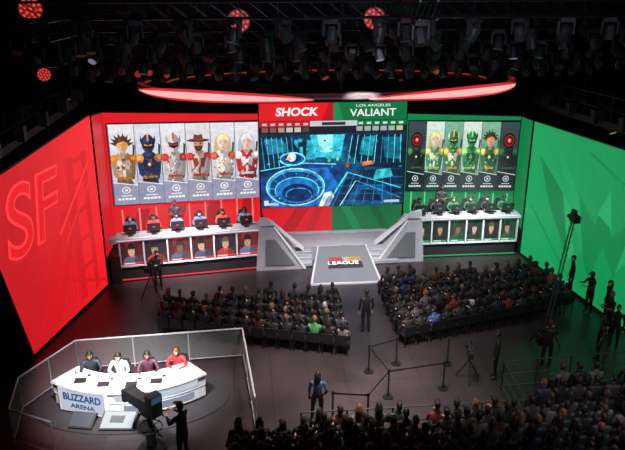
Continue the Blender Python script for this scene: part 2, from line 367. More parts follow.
wl2=(3.2,31.1);wr2=(8.2,30.2)
m.extr([(wl2[0],wl2[1],1.25),(wr2[0],wr2[1],1.25),(wr2[0],wr2[1],6.25),(wl2[0],wl2[1],6.3)],(0,.2,0),(20,28,24))
m.poly([(wl2[0],wl2[1]-.01,1.25),(wr2[0],wr2[1]-.01,1.25),(wr2[0],wr2[1]-.01,6.2),(wl2[0],wl2[1]-.01,6.25)],(20,128,74),EMIT)
m.extr([(8.24,30.2,0),(8.24,28.95,0),(8.24,28.95,6.3),(8.24,30.2,6.25)],(.04,0,0),(20,28,24))
m.poly([(8.23,30.2,1.25),(8.23,28.95,1.25),(8.23,28.95,6.25),(8.23,30.2,6.2)],(18,124,70),EMIT)
for i in range(8):
    t=.06+i*.125;p0=Vector((wl2[0]+(wr2[0]-wl2[0])*t,wl2[1]+(wr2[1]-wl2[1])*t-.03,1.3))
    m.poly([p0,p0+Vector((.06,-.01,0)),p0+Vector((.06,-.01,1.3)),p0+Vector((0,0,1.3))],(90,220,150),EMIT)
m.obj("green_panels",P_)
# ------------------------------------------------------------ portrait screens
def bg(cv,x0,x1,top,mid,low):
    cv.grad(x0,0,x1,.4,low,mid,5);cv.o-=cv.st;cv.grad(x0,.4,x1,1,mid,top,6)
def hero(cv,x0,x1,hair,skin,suit,acc,trim,style,seed=0):
    rn=random.Random(seed)
    w=x1-x0;X=lambda t:x0+min(1,max(0,t))*w
    pl=lambda pts,c:cv.poly([(X(a),b) for a,b in pts],c)
    def el(cx,cy,rx,ry,c,n=18): pl([(cx+rx*math.cos(2*math.pi*i/n),cy+ry*math.sin(2*math.pi*i/n)) for i in range(n)],c)
    k_=lambda c,k:tuple(min(255,q*k) for q in c)
    if style in('long',): el(.5,.73,.36,.14,k_(hair,.85));pl([(.15,.76),(.85,.76),(.92,.55),(.78,.50),(.22,.50),(.08,.55)],k_(hair,.8))
    if style=='spike':
        for i in range(8): a=math.radians(5+i*24);pl([(.5+.26*math.cos(a+.35),.75+.07*math.sin(a+.35)),(.5+.50*math.cos(a+.1),.765+.135*math.sin(a)),(.5+.26*math.cos(a-.35),.75+.07*math.sin(a-.35))],hair)
    pl([(.80,.30),(.90,.32),(1.0,.74),(.92,.76)],(60,60,70));pl([(.84,.50),(.98,.52),(1.0,.60),(.88,.60)],acc)
    pl([(.22,.42),(.78,.42),(.84,.24),(.70,.20),(.30,.20),(.16,.24)],k_(suit,.55))
    pl([(.04,.58),(.32,.655),(.68,.655),(.96,.58),(.88,.44),(.76,.34),(.24,.34),(.12,.44)],suit)
    pl([(.50,.655),(.68,.655),(.96,.58),(.88,.44),(.76,.34),(.50,.34)],k_(suit,.72))
    pl([(.34,.65),(.5,.58),(.66,.65),(.58,.66),(.42,.66)],k_(trim,1.1))
    pl([(.20,.57),(.44,.55),(.46,.46),(.30,.43)],trim);pl([(.80,.57),(.56,.55),(.54,.46),(.70,.43)],k_(trim,.8))
    pl([(.44,.44),(.56,.44),(.54,.34),(.46,.34)],trim)
    pl([(-.02,.56),(.16,.60),(.22,.42),(.34,.36),(.28,.31),(.06,.38)],k_(suit,.9));pl([(1.02,.56),(.84,.60),(.80,.42),(.66,.35),(.72,.30),(.94,.38)],k_(suit,.62))
    pl([(.24,.38),(.40,.375),(.42,.33),(.28,.315)],k_(skin if style!='bot' else suit,.9))
    el(.12,.58,.17,.052,acc);el(.10,.585,.11,.032,k_(acc,1.25));el(.88,.58,.17,.052,k_(acc,.75));el(.90,.588,.10,.028,acc)
    pl([(.20,.355),(.80,.355),(.78,.325),(.22,.325)],k_(acc,.8));el(.5,.50,.075,.024,acc);el(.5,.50,.04,.013,(250,250,245))
    for i in range(26):
        cx=rn.uniform(.10,.90);cy=rn.uniform(.22,.60);s=rn.uniform(.03,.09);c=rn.choice([suit,trim,acc,k_(suit,.45),k_(trim,.6),k_(suit,.7),k_(acc,.6)])
        a=rn.uniform(0,6.3);pl([(cx+s*math.cos(a),cy+s*.4*math.sin(a)),(cx+s*math.cos(a+1.9),cy+s*.4*math.sin(a+1.9)),(cx+s*math.cos(a+4),cy+s*.4*math.sin(a+4))],c)
    pl([(.40,.70),(.60,.70),(.62,.62),(.5,.595),(.38,.62)],k_(skin,.75))
    hx=[(-.22,.03),(-.21,-.02),(-.14,-.065),(0,-.092),(.14,-.065),(.21,-.02),(.22,.03),(.16,.075),(0,.09),(-.16,.075)]
    pl([(.5+a,.74+b) for a,b in hx],skin);pl([(.5+a,.74+b) for a,b in hx if a>=0],k_(skin,.86))
    if style in('short','spike','long'):
        pl([(.26,.73),(.25,.80),(.36,.855),(.62,.86),(.74,.80),(.75,.73),(.70,.775),(.56,.80),(.44,.785),(.32,.775)],hair)
        pl([(.36,.845),(.52,.85),(.46,.80),(.34,.79)],k_(hair,1.3))
        for e in(.40,.60): el(e,.742,.050,.011,(245,245,245),10);el(e,.742,.026,.010,(40,50,70),8);pl([(e-.06,.763),(e+.06,.765),(e+.06,.758),(e-.06,.756)],k_(hair,.6))
        pl([(.48,.735),(.54,.705),(.48,.703)],k_(skin,.7));pl([(.43,.688),(.57,.688),(.5,.678)],(180,70,70))
    if style=='spike': pl([(.26,.762),(.74,.762),(.71,.728),(.55,.735),(.45,.735),(.29,.728)],(240,150,40));pl([(.30,.757),(.45,.757),(.44,.748),(.31,.744)],(255,215,130))
    if style=='hat':
        el(.5,.785,.48,.022,k_(hair,.8));pl([(.28,.785),(.33,.865),(.5,.85),(.67,.865),(.72,.785)],hair);pl([(.28,.80),(.72,.80),(.72,.788),(.28,.788)],acc)
        pl([(.31,.715),(.69,.715),(.64,.665),(.5,.64),(.36,.665)],(80,48,30));pl([(.43,.692),(.57,.692),(.5,.683)],(190,110,95))
        for e in(.40,.60): el(e,.742,.04,.009,(50,35,30),8)
    if style=='helm':
        pl([(.24,.72),(.26,.82),(.40,.87),(.60,.87),(.74,.82),(.76,.72),(.64,.655),(.5,.64),(.36,.655)],suit);pl([(.5,.87),(.60,.87),(.74,.82),(.76,.72),(.64,.655),(.5,.64)],k_(suit,.72))
        pl([(.28,.775),(.5,.755),(.72,.775),(.68,.715),(.5,.69),(.32,.715)],(24,24,34));pl([(.33,.757),(.48,.742),(.48,.726),(.35,.735)],acc);pl([(.67,.757),(.52,.742),(.52,.726),(.65,.735)],acc)
        pl([(.46,.89),(.54,.89),(.53,.79),(.47,.79)],k_(acc,1.1));pl([(.24,.74),(.18,.80),(.22,.86),(.28,.80)],trim);pl([(.76,.74),(.82,.80),(.78,.86),(.72,.80)],k_(trim,.8))
    if style=='bot':
        el(.5,.74,.34,.11,(14,18,20));el(.5,.74,.27,.085,(150,30,28));el(.5,.74,.20,.062,(14,18,20));el(.5,.74,.12,.038,(230,60,50));el(.5,.745,.05,.015,(255,200,180))
def portrait_strip(cv,specs,bgs,iconcol,sep):
    n=len(specs)
    for i,(sp,b3) in enumerate(zip(specs,bgs)):
        a=i/n;b_=(i+1)/n;w=b_-a;c=(a+b_)/2
        bg(cv,a,b_,*b3);hero(cv,a+.003,b_-.003,*sp,seed=i)
        cv.poly([(a,0),(b_,0),(b_,.235),(a,.285)],b3[2]);cv.poly([(a,.285),(b_,.235),(b_,.245),(a,.295)],iconcol)
        cv.ell(c,.185,.17*w,.044,iconcol);cv.ell(c,.185,.13*w,.034,b3[2]);cv.ell(c,.185,.06*w,.016,iconcol)
        cv.rect(c-.22*w,.108,c+.22*w,.118,iconcol)
        for j in range(5): cv.rect(c+(-.34+j*.14)*w,.058,c+(-.34+j*.14+.11)*w,.085,iconcol)
        cv.rect(b_-.003,0,b_+.003,1,sep)
    cv.rect(-.003,0,.003,1,sep)
P_=empty("player_portrait_screen");m=MB()
q=[(-9.86,29.18,2.92),(-3.68,30.58,2.70),(-3.66,30.58,6.15),(-9.86,29.18,6.42)]
m.extr([Vector(q[0])+Vector((-.05,0,-.05)),Vector(q[1])+Vector((.02,0,-.05)),Vector(q[2])+Vector((.02,0,.05)),Vector(q[3])+Vector((-.05,0,.05))],(.01,.04,0),(20,20,24))
cv=Canvas(m,*q,step=.0004,mat=ART)
W1=((236,234,238),(216,216,226),(150,150,176))
specs=[((84,54,38),(236,192,160),(206,160,116),(240,130,40),(226,222,220),'spike'),
       ((40,60,120),(120,90,80),(44,62,112),(230,150,60),(36,40,60),'helm'),
       ((120,30,30),(220,170,140),(224,218,216),(210,50,45),(180,176,182),'helm'),
       ((110,70,50),(215,160,130),(222,210,204),(206,50,45),(150,60,46),'hat'),
       ((250,232,170),(250,215,190),(240,236,232),(230,90,60),(250,240,220),'long'),
       ((236,236,244),(244,206,186),(214,60,64),(244,244,248),(226,226,232),'long')]
portrait_strip(cv,specs,[W1,((224,228,236),(200,206,222),(140,146,174)),W1,((232,226,230),(216,208,216),(150,146,172)),W1,W1],(250,248,250),(96,92,106))
m.obj("red_team_screen",P_)
P_=empty("player_portrait_screen");m=MB()
q=[(3.24,30.98,2.62),(8.12,30.11,2.78),(8.12,30.11,6.0),(3.24,30.98,5.92)]
m.extr([Vector(q[0])+Vector((-.02,0,-.05)),Vector(q[1])+Vector((.05,0,-.05)),Vector(q[2])+Vector((.05,0,.05)),Vector(q[3])+Vector((-.02,0,.05))],(.01,.04,0),(20,20,24))
cv=Canvas(m,*q,step=.0004,mat=ART)
D=((60,76,78),(40,56,62),(10,22,32));Mb=((220,236,224),(180,214,196),(18,44,50));G=((136,186,156),(92,146,120),(12,34,40))
specs=[((20,20,24),(120,90,80),(40,48,52),(60,120,76),(30,36,38),'bot'),
       ((250,236,160),(250,215,190),(70,176,104),(240,224,120),(235,242,235),'long'),
       ((40,60,40),(90,110,70),(66,136,72),(226,198,80),(230,236,220),'helm'),
       ((30,70,40),(60,90,60),(44,150,88),(170,240,120),(30,60,44),'helm'),
       ((60,44,36),(220,170,140),(44,120,72),(220,200,90),(36,60,50),'spike'),
       ((20,20,24),(60,60,60),(36,44,48),(56,104,70),(24,30,34),'bot')]
portrait_strip(cv,specs,[D,Mb,G,Mb,G,D],(206,226,220),(10,14,18))
m.obj("green_team_screen",P_)
# ------------------------------------------------------------ main screen
P_=empty("main_video_screen")
m=MB()
x0,x1=-3.56,3.12;ys=31.0
m.extr([(x0,ys+.03,.65),(x1,ys+.03,.65),(x1,ys+.03,6.88),(x0,ys+.03,6.88)],(0,.35,0),(14,14,18))
m.poly([(x0+.25,ys,.66),(-.25,ys,.66),(-.25,ys,1.95),(x0,ys,1.95)],(214,24,34),EMIT)
m.poly([(-.25,ys,.66),(x1-.1,ys,.66),(x1,ys,1.95),(-.25,ys,1.95)],(18,108,62),EMIT)
cvp=Canvas(m,(x0,ys,.66),(x1,ys,.66),(x1,ys,1.95),(x0,ys,1.95))
cvp.poly([(.12,0),(.22,0),(.34,1),(.24,1)],(186,16,28));cvp.poly([(.30,0),(.36,0),(.44,1),(.38,1)],(196,20,30))
cvp.poly([(.66,0),(.72,0),(.62,1),(.56,1)],(24,128,76));cvp.poly([(.86,0),(.92,0),(.82,1),(.76,1)],(12,90,52))
cvb=Canvas(m,(x0,ys-.05,6.05),(x1,ys-.05,6.05),(x1,ys-.05,6.85),(x0,ys-.05,6.85))
cvb.rect(0,0,.5,1,(232,28,36));cvb.rect(.5,0,1,1,(14,116,66));cvb.poly([(.42,0),(.5,0),(.5,1),(.47,1)],(192,18,28));cvb.poly([(.5,0),(.57,0),(.53,1),(.5,1)],(24,140,80))
cv=Canvas(m,(x0,ys-.05,2.0),(x1,ys-.05,2.0),(x1,ys-.05,6.05),(x0,ys-.05,6.05),mat=VIDEO)
cv.grad(0,0,1,.5,(6,26,60),(16,70,112),6);cv.grad(0,.5,1,.86,(18,84,120),(12,44,72),6)
rn=random.Random(3)
for i in range(26):
    x=rn.random();w=rn.uniform(.02,.07);h=rn.uniform(.06,.24);c=rn.choice([(12,60,88),(20,110,134),(8,34,60),(36,160,176),(16,76,112)])
    cv.poly([(x,.56),(x+w,.56),(x+w*.9,.56+h),(x+w*.1,.56+h)],c)
cv.poly([(.34,.84),(.58,.84),(.55,.58),(.38,.58)],(50,186,206));cv.poly([(.39,.84),(.50,.84),(.49,.64),(.41,.64)],(150,240,244))
cv.poly([(0,.84),(.20,.84),(.28,.62),(.24,.46),(0,.40)],(10,38,66));cv.poly([(.03,.80),(.15,.80),(.20,.66),(.05,.62)],(28,120,150))
cv.poly([(.64,.84),(1,.84),(1,.42),(.72,.46),(.60,.62)],(8,32,58));cv.poly([(.70,.80),(.79,.82),(.77,.58),(.68,.61)],(20,144,160));cv.poly([(.84,.80),(.97,.80),(.97,.54),(.86,.56)],(14,96,124))
for i in range(9): cv.line((.63+i*.042,.83),(.60+i*.046,.50),.003,rn.choice([(60,220,236),(30,160,190),(110,232,240)]))
for i in range(7): cv.line((.01+i*.034,.82),(.03+i*.034,.46),.003,rn.choice([(40,160,196),(80,200,224)]))
cv.poly([(0,0),(.5,0),(.62,.30),(.52,.52),(.30,.52),(.08,.42),(0,.34)],(14,60,122));cv.poly([(.06,0),(.44,0),(.54,.26),(.46,.46),(.26,.46),(.10,.30)],(24,100,176))
cv.ell(.24,.24,.20,.22,(60,156,214));cv.ell(.245,.225,.185,.20,(18,64,124));cv.ell(.25,.20,.15,.155,(28,112,180));cv.ell(.255,.17,.11,.11,(12,44,94))
cv.arc(.24,.24,.205,.225,.007,0,360,(160,235,252));cv.arc(.25,.20,.155,.16,.006,-20,220,(90,225,250));cv.arc(.26,.15,.09,.08,.005,0,200,(50,180,235))
for i in range(12):
    a=math.radians(i*30);cv.line((.245+.15*math.cos(a),.22+.16*math.sin(a)),(.242+.19*math.cos(a),.235+.21*math.sin(a)),.002,(110,210,245))
cv.ell(.22,.57,.085,.075,(18,92,146));cv.ell(.22,.575,.06,.05,(12,44,88));cv.arc(.22,.57,.09,.08,.010,0,360,(120,220,246));cv.ell(.215,.59,.03,.05,(210,240,248));cv.poly([(.17,.56),(.20,.62),(.21,.56)],(240,180,120))
cv.poly([(.5,0),(1,0),(1,.42),(.72,.42),(.58,.30)],(10,34,66));cv.poly([(.58,.0),(.98,.0),(.86,.24),(.66,.26)],(18,70,120));cv.poly([(.66,.04),(.86,.04),(.80,.18),(.70,.19)],(10,36,70))
for i in range(7): cv.line((.50+i*.07,.0),(.60+i*.05,.38),.0025,(36,150,200))
for i in range(4): cv.line((.55,.06+i*.09),(1.0,.03+i*.10),.0022,(30,124,176))
cv.line((.46,.02),(.60,.40),.009,(80,235,252));cv.line((.60,.40),(.98,.20),.005,(60,205,235));cv.line((.55,.0),(.66,.30),.004,(190,242,250));cv.line((.66,.30),(.98,.08),.004,(40,160,205));cv.line((.0,.44),(.30,.52),.005,(80,220,245));cv.line((.30,.52),(.52,.50),.004,(150,238,246))
cv.poly([(.40,.0),(.47,.0),(.51,.12),(.49,.18),(.44,.16)],(205,224,234));cv.poly([(.43,.0),(.47,.0),(.50,.10),(.47,.13)],(110,140,170))
cv.poly([(.78,.30),(.92,.34),(.90,.44),(.80,.42)],(50,176,186));cv.poly([(.70,.47),(.78,.49),(.77,.53),(.70,.52)],(210,120,60));cv.ell(.60,.49,.012,.03,(230,80,60));cv.ell(.47,.55,.010,.026,(120,230,150));cv.ell(.53,.56,.010,.024,(120,230,150))
for i in range(60):
    x=rn.random();y=rn.uniform(.02,.8);s=rn.uniform(.004,.018);c=rn.choice([(24,116,164),(8,28,54),(70,204,226),(14,76,120),(10,32,64)])
    cv.poly([(x,y),(x+s,y+s*.4),(x+s*.8,y+s*1.6),(x-s*.2,y+s)],c)
cv.mat=EMIT
cv.rect(0,.86,1,1,(24,28,40));cv.rect(0,.94,.34,1,(190,30,40));cv.rect(.66,.94,1,1,(14,110,64));cv.rect(.34,.94,.66,1,(205,208,214));cv.rect(.42,.95,.58,.985,(40,44,60))
for i in range(6):
    cv.rect(.015+i*.055,.88,.058+i*.055,.932,rn.choice([(190,150,120),(210,200,190),(150,80,70),(90,70,60)]));cv.rect(.655+i*.055,.88,.698+i*.055,.932,rn.choice([(110,160,120),(190,200,150),(60,90,70),(170,180,170)]))
    cv.rect(.02+i*.055,.955,.05+i*.055,.98,(240,200,200));cv.rect(.67+i*.055,.955,.70+i*.055,.98,(200,240,215))
cv.rect(.02,.03,.12,.06,(190,210,220));cv.rect(.02,.03,.05,.09,(230,230,230));cv.rect(.86,.03,.97,.06,(190,210,220))
m.obj("display",P_)
text("SHOCK",(x0+1.65,ys-.07,6.45),(1,0,0),(0,0,1),.50,(250,250,250),P_,"red_team_name",shear=.15,bold=.014,sx=1.1)
text("LOS ANGELES",(x1-1.55,ys-.07,6.70),(1,0,0),(0,0,1),.16,(235,245,240),P_,"green_team_city",sx=1.6)
text("VALIANT",(x1-1.55,ys-.07,6.37),(1,0,0),(0,0,1),.46,(245,250,247),P_,"green_team_name",bold=.004,sx=1.12)
# ------------------------------------------------------------ stage centre: platform, ramp, fins
P_=empty("stage_platform")
m=MB()
m.box((-.2,30.1,.325),(6.9,1.75,.65),(150,150,158))
m.box((-.2,30.9,.71),(5.2,.12,.1),(170,172,178))
for sx in(-1,1):
    for i in range(3): m.box((-.15+sx*(1.95),29.1-.25*i,.25-.09*i+.06),(1.35,.26,.50-.16*i),(150,152,160)); m.box((-.15+sx*1.95,28.965-.25*i,.53-.17*i),(1.35,.012,.025),(220,224,232),EMIT)
rp=[(-1.12,29.22,.68),(1.12,29.22,.68),(1.35,26.5,.08),(-1.68,26.5,.08)]
m.raw(rp+[(p[0],p[1],0) for p in rp],[(3,2,1,0),(0,1,5,4),(1,2,6,5),(2,3,7,6),(3,0,4,7)],(205,206,212))
cv=Canvas(m,rp[3],rp[2],rp[1],rp[0]);cv.n=Vector((0,-.2,1)).normalized();cv.o=.01
cv.rect(.01,.01,.99,.99,(146,146,156));cv.rect(.01,.01,.03,.99,(225,225,232));cv.rect(.97,.01,.99,.99,(225,225,232))
cv.rect(.24,.36,.80,.66,(30,32,38));cv.rect(.24,.54,.80,.66,(196,194,198));cv.poly([(.24,.66),(.46,.66),(.52,.54),(.24,.54)],(206,64,54));cv.poly([(.60,.66),(.80,.66),(.80,.54),(.55,.54)],(214,160,80))
m.obj("platform",P_)
text("LEAGUE",(-.14,27.74,.42),(1,0,0),(0,.977,.21),.33,(215,215,220),P_,"floor_logo_text",emit=.6,sx=1.15)
for sgn,xo,yo in((-1,0,0),(1,-.25,.35)):
    m=MB()
    def S(x,y,z): return (sgn*x+xo,y+yo,z)
    m.extr([S(3.75,28.25,2.0),S(3.1,28.25,2.0),S(1.72,28.25,.0),S(3.9,28.25,0)][::sgn],(0,.9,0),(170,170,178))
    m.extr([S(3.7,28.22,2.42),S(3.3,28.22,2.36),S(1.75,28.9,.72),S(1.75,28.9,.55),S(3.1,28.22,2.1),S(3.7,28.22,2.1)][::sgn],(0,.25,0),(200,200,208))
    m.extr([S(3.45,28.2,1.45),S(3.05,28.2,1.45),S(2.2,28.2,.25),S(3.5,28.2,.25)][::sgn],(0,.04,0),(110,112,120))
    m.extr([S(3.1,28.19,2.03),S(3.03,28.19,2.0),S(1.70,28.19,.04),S(1.80,28.19,.04)][::sgn],(0,.03,0),(235,235,240),EMIT)
    m.obj("stage_fin",P_)
# ------------------------------------------------------------ player desks
def chair(m,x,y,z,rz,col=(24,24,28),acc=(60,60,66),hh=1.24):
    M0=m.M.copy();m.M=M0@Matrix.Translation((x,y,z))@Matrix.Rotation(rz,4,'Z')
    m.box((0,0,.44),(.5,.48,.09),col);m.extr([(-.24,-.24,.46),(.24,-.24,.46),(.27,-.30,hh-.34),(.17,-.34,hh),(-.17,-.34,hh),(-.27,-.30,hh-.34)],(0,-.07,0),col)
    m.box((0,-.34,hh-.14),(.06,.1,.25),acc)
    for s in(1,-1): m.box((s*.29,.0,.66),(.06,.3,.03),col);m.box((s*.29,-.03,.55),(.03,.04,.2),col)
    m.cyl((0,0,.1),(0,0,.4),.03,.03,(50,50,54))
    for i in range(5):
        a=i*1.2566;m.cyl((0,0,.1),(.28*math.cos(a),.28*math.sin(a),.06),.02,.015,(40,40,44));m.ell((.28*math.cos(a),.28*math.sin(a),.03),(.03,.03,.03),(20,20,20),0,8,6)
    m.M=M0
def monitor(m,x,y,z,back,glowc):
    m.box((x,y,z+.01),(.24,.2,.02),(30,30,34));m.box((x,y+.02,z+.14),(.05,.04,.26),(30,30,34));m.box((x,y,z+.32),(.54,.045,.31),(16,16,20))
    m.box((x,y-.028,z+.32),(.10,.01,.06),back,EMIT);m.box((x,y+.026,z+.32),(.50,.006,.27),glowc,EMIT)
def tier(P_,L0,L1,depth,theme,camcols,shirt):
    u=Vector((L1[0]-L0[0],L1[1]-L0[1],0));W=u.length;u.normalize();bk=Vector((-u.y,u.x,0))
    M=Matrix((u,bk,Vector((0,0,1)))).transposed().to_4x4();M.translation=Vector((L0[0],L0[1],0))
    m=MB();m.M=M
    m.box((W/2,depth/2+.1,.625),(W,depth-.2,1.25),(28,26,30))
    m.box((W/2,.03,.34),(W,.06,.68),(30,28,34))
    m.box((W/2,-.02,.72),(W+.1,.14,.06),(190,190,198));m.box((W/2,-.01,.1),(W,.05,.05),theme,EMIT)
    m.box((W/2,.06,1.28),(W,.12,1.1),(36,36,42))
    m.box((W/2,.30,1.93),(W+.2,.78,.10),(150,150,158))
    m.extr([(-.1,-.11,1.82),(W+.1,-.11,1.82),(W+.1,-.15,1.98),(-.1,-.15,1.98)],(0,.12,0),(190,190,198));m.box((W/2,-.155,1.9),(W+.2,.01,.025),(240,240,245),EMIT)
    n=6;sw=W/n
    for i in range(n+1): m.box((i*sw,-.03,1.27),(.07,.14,1.06),(190,190,198))
    for i in range(n):
        a=i*sw+.07;b_=(i+1)*sw-.07
        cv=Canvas(m,(a,-.0,.78),(b_,0,.78),(b_,0,1.78),(a,0,1.78))
        c=camcols[i%len(camcols)];cv.rect(0,0,1,1,c);cv.poly([(0,0),(.4,0),(.15,1),(0,1)],tuple(k*.6 for k in c));cv.rect(.65,.4,1,1,tuple(k*.75 for k in c))
        sk=SK[i%4];dx=random.uniform(-.08,.08);sh=shirt[i%len(shirt)]
        cv.poly([(.02,0),(.98,0),(.92,.24),(.66,.38),(.34,.38),(.10,.26)],sh);cv.poly([(.55,0),(.98,0),(.92,.24),(.66,.38)],tuple(k*.7 for k in sh));cv.poly([(.40,.30),(.60,.30),(.60,.46),(.40,.46)],tuple(k*.75 for k in sk))
        cv.ell(.5+dx,.64,.20,.27,HR[i%6]);cv.ell(.5+dx,.60,.165,.235,sk);cv.rect(.37+dx,.63,.46+dx,.66,(30,20,20));cv.rect(.54+dx,.63,.63+dx,.66,(30,20,20));cv.rect(.44+dx,.47,.56+dx,.49,(140,70,65))
        cv.poly([(.34+dx,.68),(.66+dx,.68),(.64+dx,.82),(.5+dx,.87),(.36+dx,.82)],HR[i%6])
        cv.poly([(.5+dx,.60),(.54+dx,.54),(.48+dx,.54)],tuple(k*.7 for k in sk))
        cv.arc(.5+dx,.64,.22,.30,.035,5,175,(16,16,20));cv.ell(.30+dx,.60,.04,.08,(16,16,20));cv.ell(.70+dx,.60,.04,.08,(16,16,20));cv.rect(.0,.0,1,.08,theme);cv.rect(.1,.02,.6,.06,(240,240,240))
    m.obj("desk_structure",P_)
    for i in range(n):
        x=(i+.5)*sw;g=MB();g.M=M
        monitor(g,x,.22,1.98,theme,(90,120,160));g.box((x,.50,2.0),(.4,.13,.03),(30,30,34));g.ell((x+.3,.5,2.0),(.03,.05,.02),(20,20,22),0,8,6);g.obj("monitor",P_)
        g=MB();g.M=M;chair(g,x,1.0,1.25,math.pi,hh=1.12);g.obj("gaming_chair",P_)
        g=MB();g.M=M;g.person(T_play,(x,.97,1.25),math.pi,1.04,pal(sh=shirt[i%len(shirt)],pants=(24,24,30)));g.obj("player",P_)
P_=empty("player_desk");tier(P_,(-9.55,27.62),(-3.75,28.42),1.55,(236,44,48),[(120,30,36),(60,40,60),(150,44,44)],[(90,100,134),(210,60,60),(110,120,150)])
g=MB();g.extr([(-9.95,27.42,1.8),(-9.5,27.5,1.8),(-9.5,27.5,2.0),(-9.95,27.42,2.0)],(0,.5,0),(170,170,178));g.box((-9.74,27.9,.62),(.4,.9,1.24),(34,30,34));g.obj("desk_end_cap",P_)
P_=empty("player_desk");tier(P_,(3.25,28.98),(8.0,28.95),1.2,(30,160,92),[(16,60,46),(20,40,40),(24,84,60)],[(20,60,44),(30,34,40),(34,96,66)])
def person_obj(name,t,loc,rz,palette,s=1.0):
    g=MB();g.person(t,loc,rz,s,palette);return g.obj(name)
person_obj("coach",T_stand[1],(-7.35,29.25,1.25),math.pi,pal((40,40,46),(20,20,24)),1.05)
person_obj("coach",T_stand[1],(4.78,30.3,1.25),math.pi,pal((30,34,36),(20,20,24)),1.05)
# ------------------------------------------------------------ audience blocks
def seat(m,x,y,z,col,rz=0):
    M0=m.M.copy();m.M=M0@Matrix.Translation((x,y,z))@Matrix.Rotation(rz,4,'Z')
    m.box((0,.03,.42),(.44,.42,.07),col);m.extr([(-.21,-.2,.45),(.21,-.2,.45),(.2,-.27,.84),(-.2,-.27,.84)],(0,-.045,0),col)
    for s in(1,-1):
        m.box((s*.19,.2,.2),(.025,.025,.4),(40,40,44),METAL);m.box((s*.19,-.2,.2),(.025,.025,.4),(40,40,44),METAL)
    m.M=M0
def block(x0,x1,y0,far,slope,sgn,rows=10,pitch=.64):
    P_=empty("seated_audience");g=MB();s=MB();xa=x1 if sgn<0 else x0
    n=int((x1-x0)/.475);ang=math.atan(slope)*sgn
    for r in range(rows):
        for i in range(n):
            x=x0+(i+.5)*(x1-x0)/n;y=y0+r*pitch+slope*abs(x-xa)
            if y>far: continue
            seat(s,x,y,0,(22,20,25),ang)
            if random.random()<.97:
                t=random.choices(T_sit,[5,4,2,2])[0]
                p=pal()
                if random.random()<.03:p[1]=random.choice([(180,175,175),(170,50,50),(60,130,80),(70,90,150)])
                if random.random()<.03:p[4]=(170,165,160)
                g.person(t,(x+random.uniform(-.03,.03),y+random.uniform(-.02,.02),-.055),ang+random.uniform(-.12,.12),random.uniform(.92,1.03),p)
    s.obj("chairs",P_);g.obj("spectators",P_)
block(-7.5,-.85,20.9,24.3,.30,-1)
block(1.0,8.1,21.3,25.7,.28,1)
# near grandstand
P_=empty("grandstand")
s=MB();g=MB()
rows=[(15.6,.25),(14.75,.65),(13.9,1.05),(13.05,1.45),(12.2,1.85),(11.35,2.25)]
for k,(y,z) in enumerate(rows):
    xl=-2.9 if k==0 else -5.2
    s.box(((xl+10.1)/2,y+.0,z/2),(10.1-xl,.85,z),(22,22,26));s.box(((xl+10.1)/2,y+.42,z-.03),(10.1-xl,.02,.03),(70,70,76))
    n=32
    for i in range(n):
        x=-6.7+i*.53;
        if x<xl+.3 : continue
        if -.2<x<.4: continue
        seat(s,x,y-.05,z,(24,24,30))
        if random.random()<.92: g.person(random.choices(T_sit,[5,4,3,2])[0],(x,y-.05,z-.055),random.uniform(-.2,.2),random.uniform(.98,1.08),pal())
for y,z in [(16.7,0),(17.45,0)]:
    for i in range(10):
        x=4.2+i*.53+(y-16.7)*1.2
        if x>9.2: continue
        seat(s,x,y,z,(24,24,30))
        if random.random()<.92: g.person(random.choices(T_sit,[5,4,3,2])[0],(x,y,z-.055),random.uniform(-.2,.2),1.03,pal())
s.obj("tiered_seating",P_);g.obj("spectators",P_)
g=MB()
for a,b_ in(((-2.9,16.25),(3.5,16.25)),((3.5,16.25),(3.6,18.3)),((3.6,18.3),(9.2,18.6))):
    n=max(1,int(math.dist(a,b_)/1.1))
    for i in range(n+1):
        x=a[0]+(b_[0]-a[0])*i/n;y=a[1]+(b_[1]-a[1])*i/n;g.cyl((x,y,0),(x,y,1.0),.025,.025,(36,37,40))
    for z in(1.0,.55,.12): g.cyl((a[0],a[1],z),(b_[0],b_[1],z),.020,.020,(52,54,58))
g.obj("crowd_barrier")
# ------------------------------------------------------------ caster desk
P_=empty("caster_desk")
m=MB();cx,cy=-7.9,18.55
def dc(t): return cx+2.05*t,cy-.35+.75*abs(t)**2.2
def ring(z0,z1,o0,o1,col,mat=PAINT,ta=-1,tb=1,n=24):
    v=[];f=[]
    for i in range(n+1):
        t=ta+(tb-ta)*i/n;e=.001;x,y=dc(t);x2,y2=dc(t+e);d=Vector((x2-x,y2-y,0)).normalized();nn=Vector((d.y,-d.x,0))
        for o,z in((o0,z0),(o1,z0),(o1,z1),(o0,z1)): v.append((x+nn.x*o,y+nn.y*o,z))
    for i in range(n):
        for k in range(4): a=i*4+k;b=i*4+(k+1)%4;f.append((a,a+4,b+4,b))
    f+=[(0,1,2,3),(4*n+3,4*n+2,4*n+1,4*n)]
    m.raw(v,f,col,mat)
ring(.0,.12,.0,.22,(30,30,36));ring(.12,.50,.02,.30,(185,188,196));ring(.50,.55,.0,.32,(235,240,250),EMIT);ring(.55,.86,-.02,.34,(190,192,200));ring(.86,.93,-.62,.40,(190,190,200))
ring(.885,.90,.402,.41,(255,250,240),EMIT)
ring(.60,.80,.342,.35,(190,200,215),EMIT,-.15,.9);ring(.64,.76,.352,.356,(226,168,70),EMIT,-.05,.30);ring(.20,.42,.302,.31,(130,140,160),EMIT,-.05,.85)
sa=Vector((-9.95,18.40,0));sb=Vector((-8.45,17.80,0));Zv=Vector((0,0,1))
m.extr([sa+Zv*.10,sb+Zv*.10,sb+Zv*.95,sa+Zv*.95],(.06,.14,0),(205,206,212))
so=(sb-sa).cross(Zv).normalized()*.006
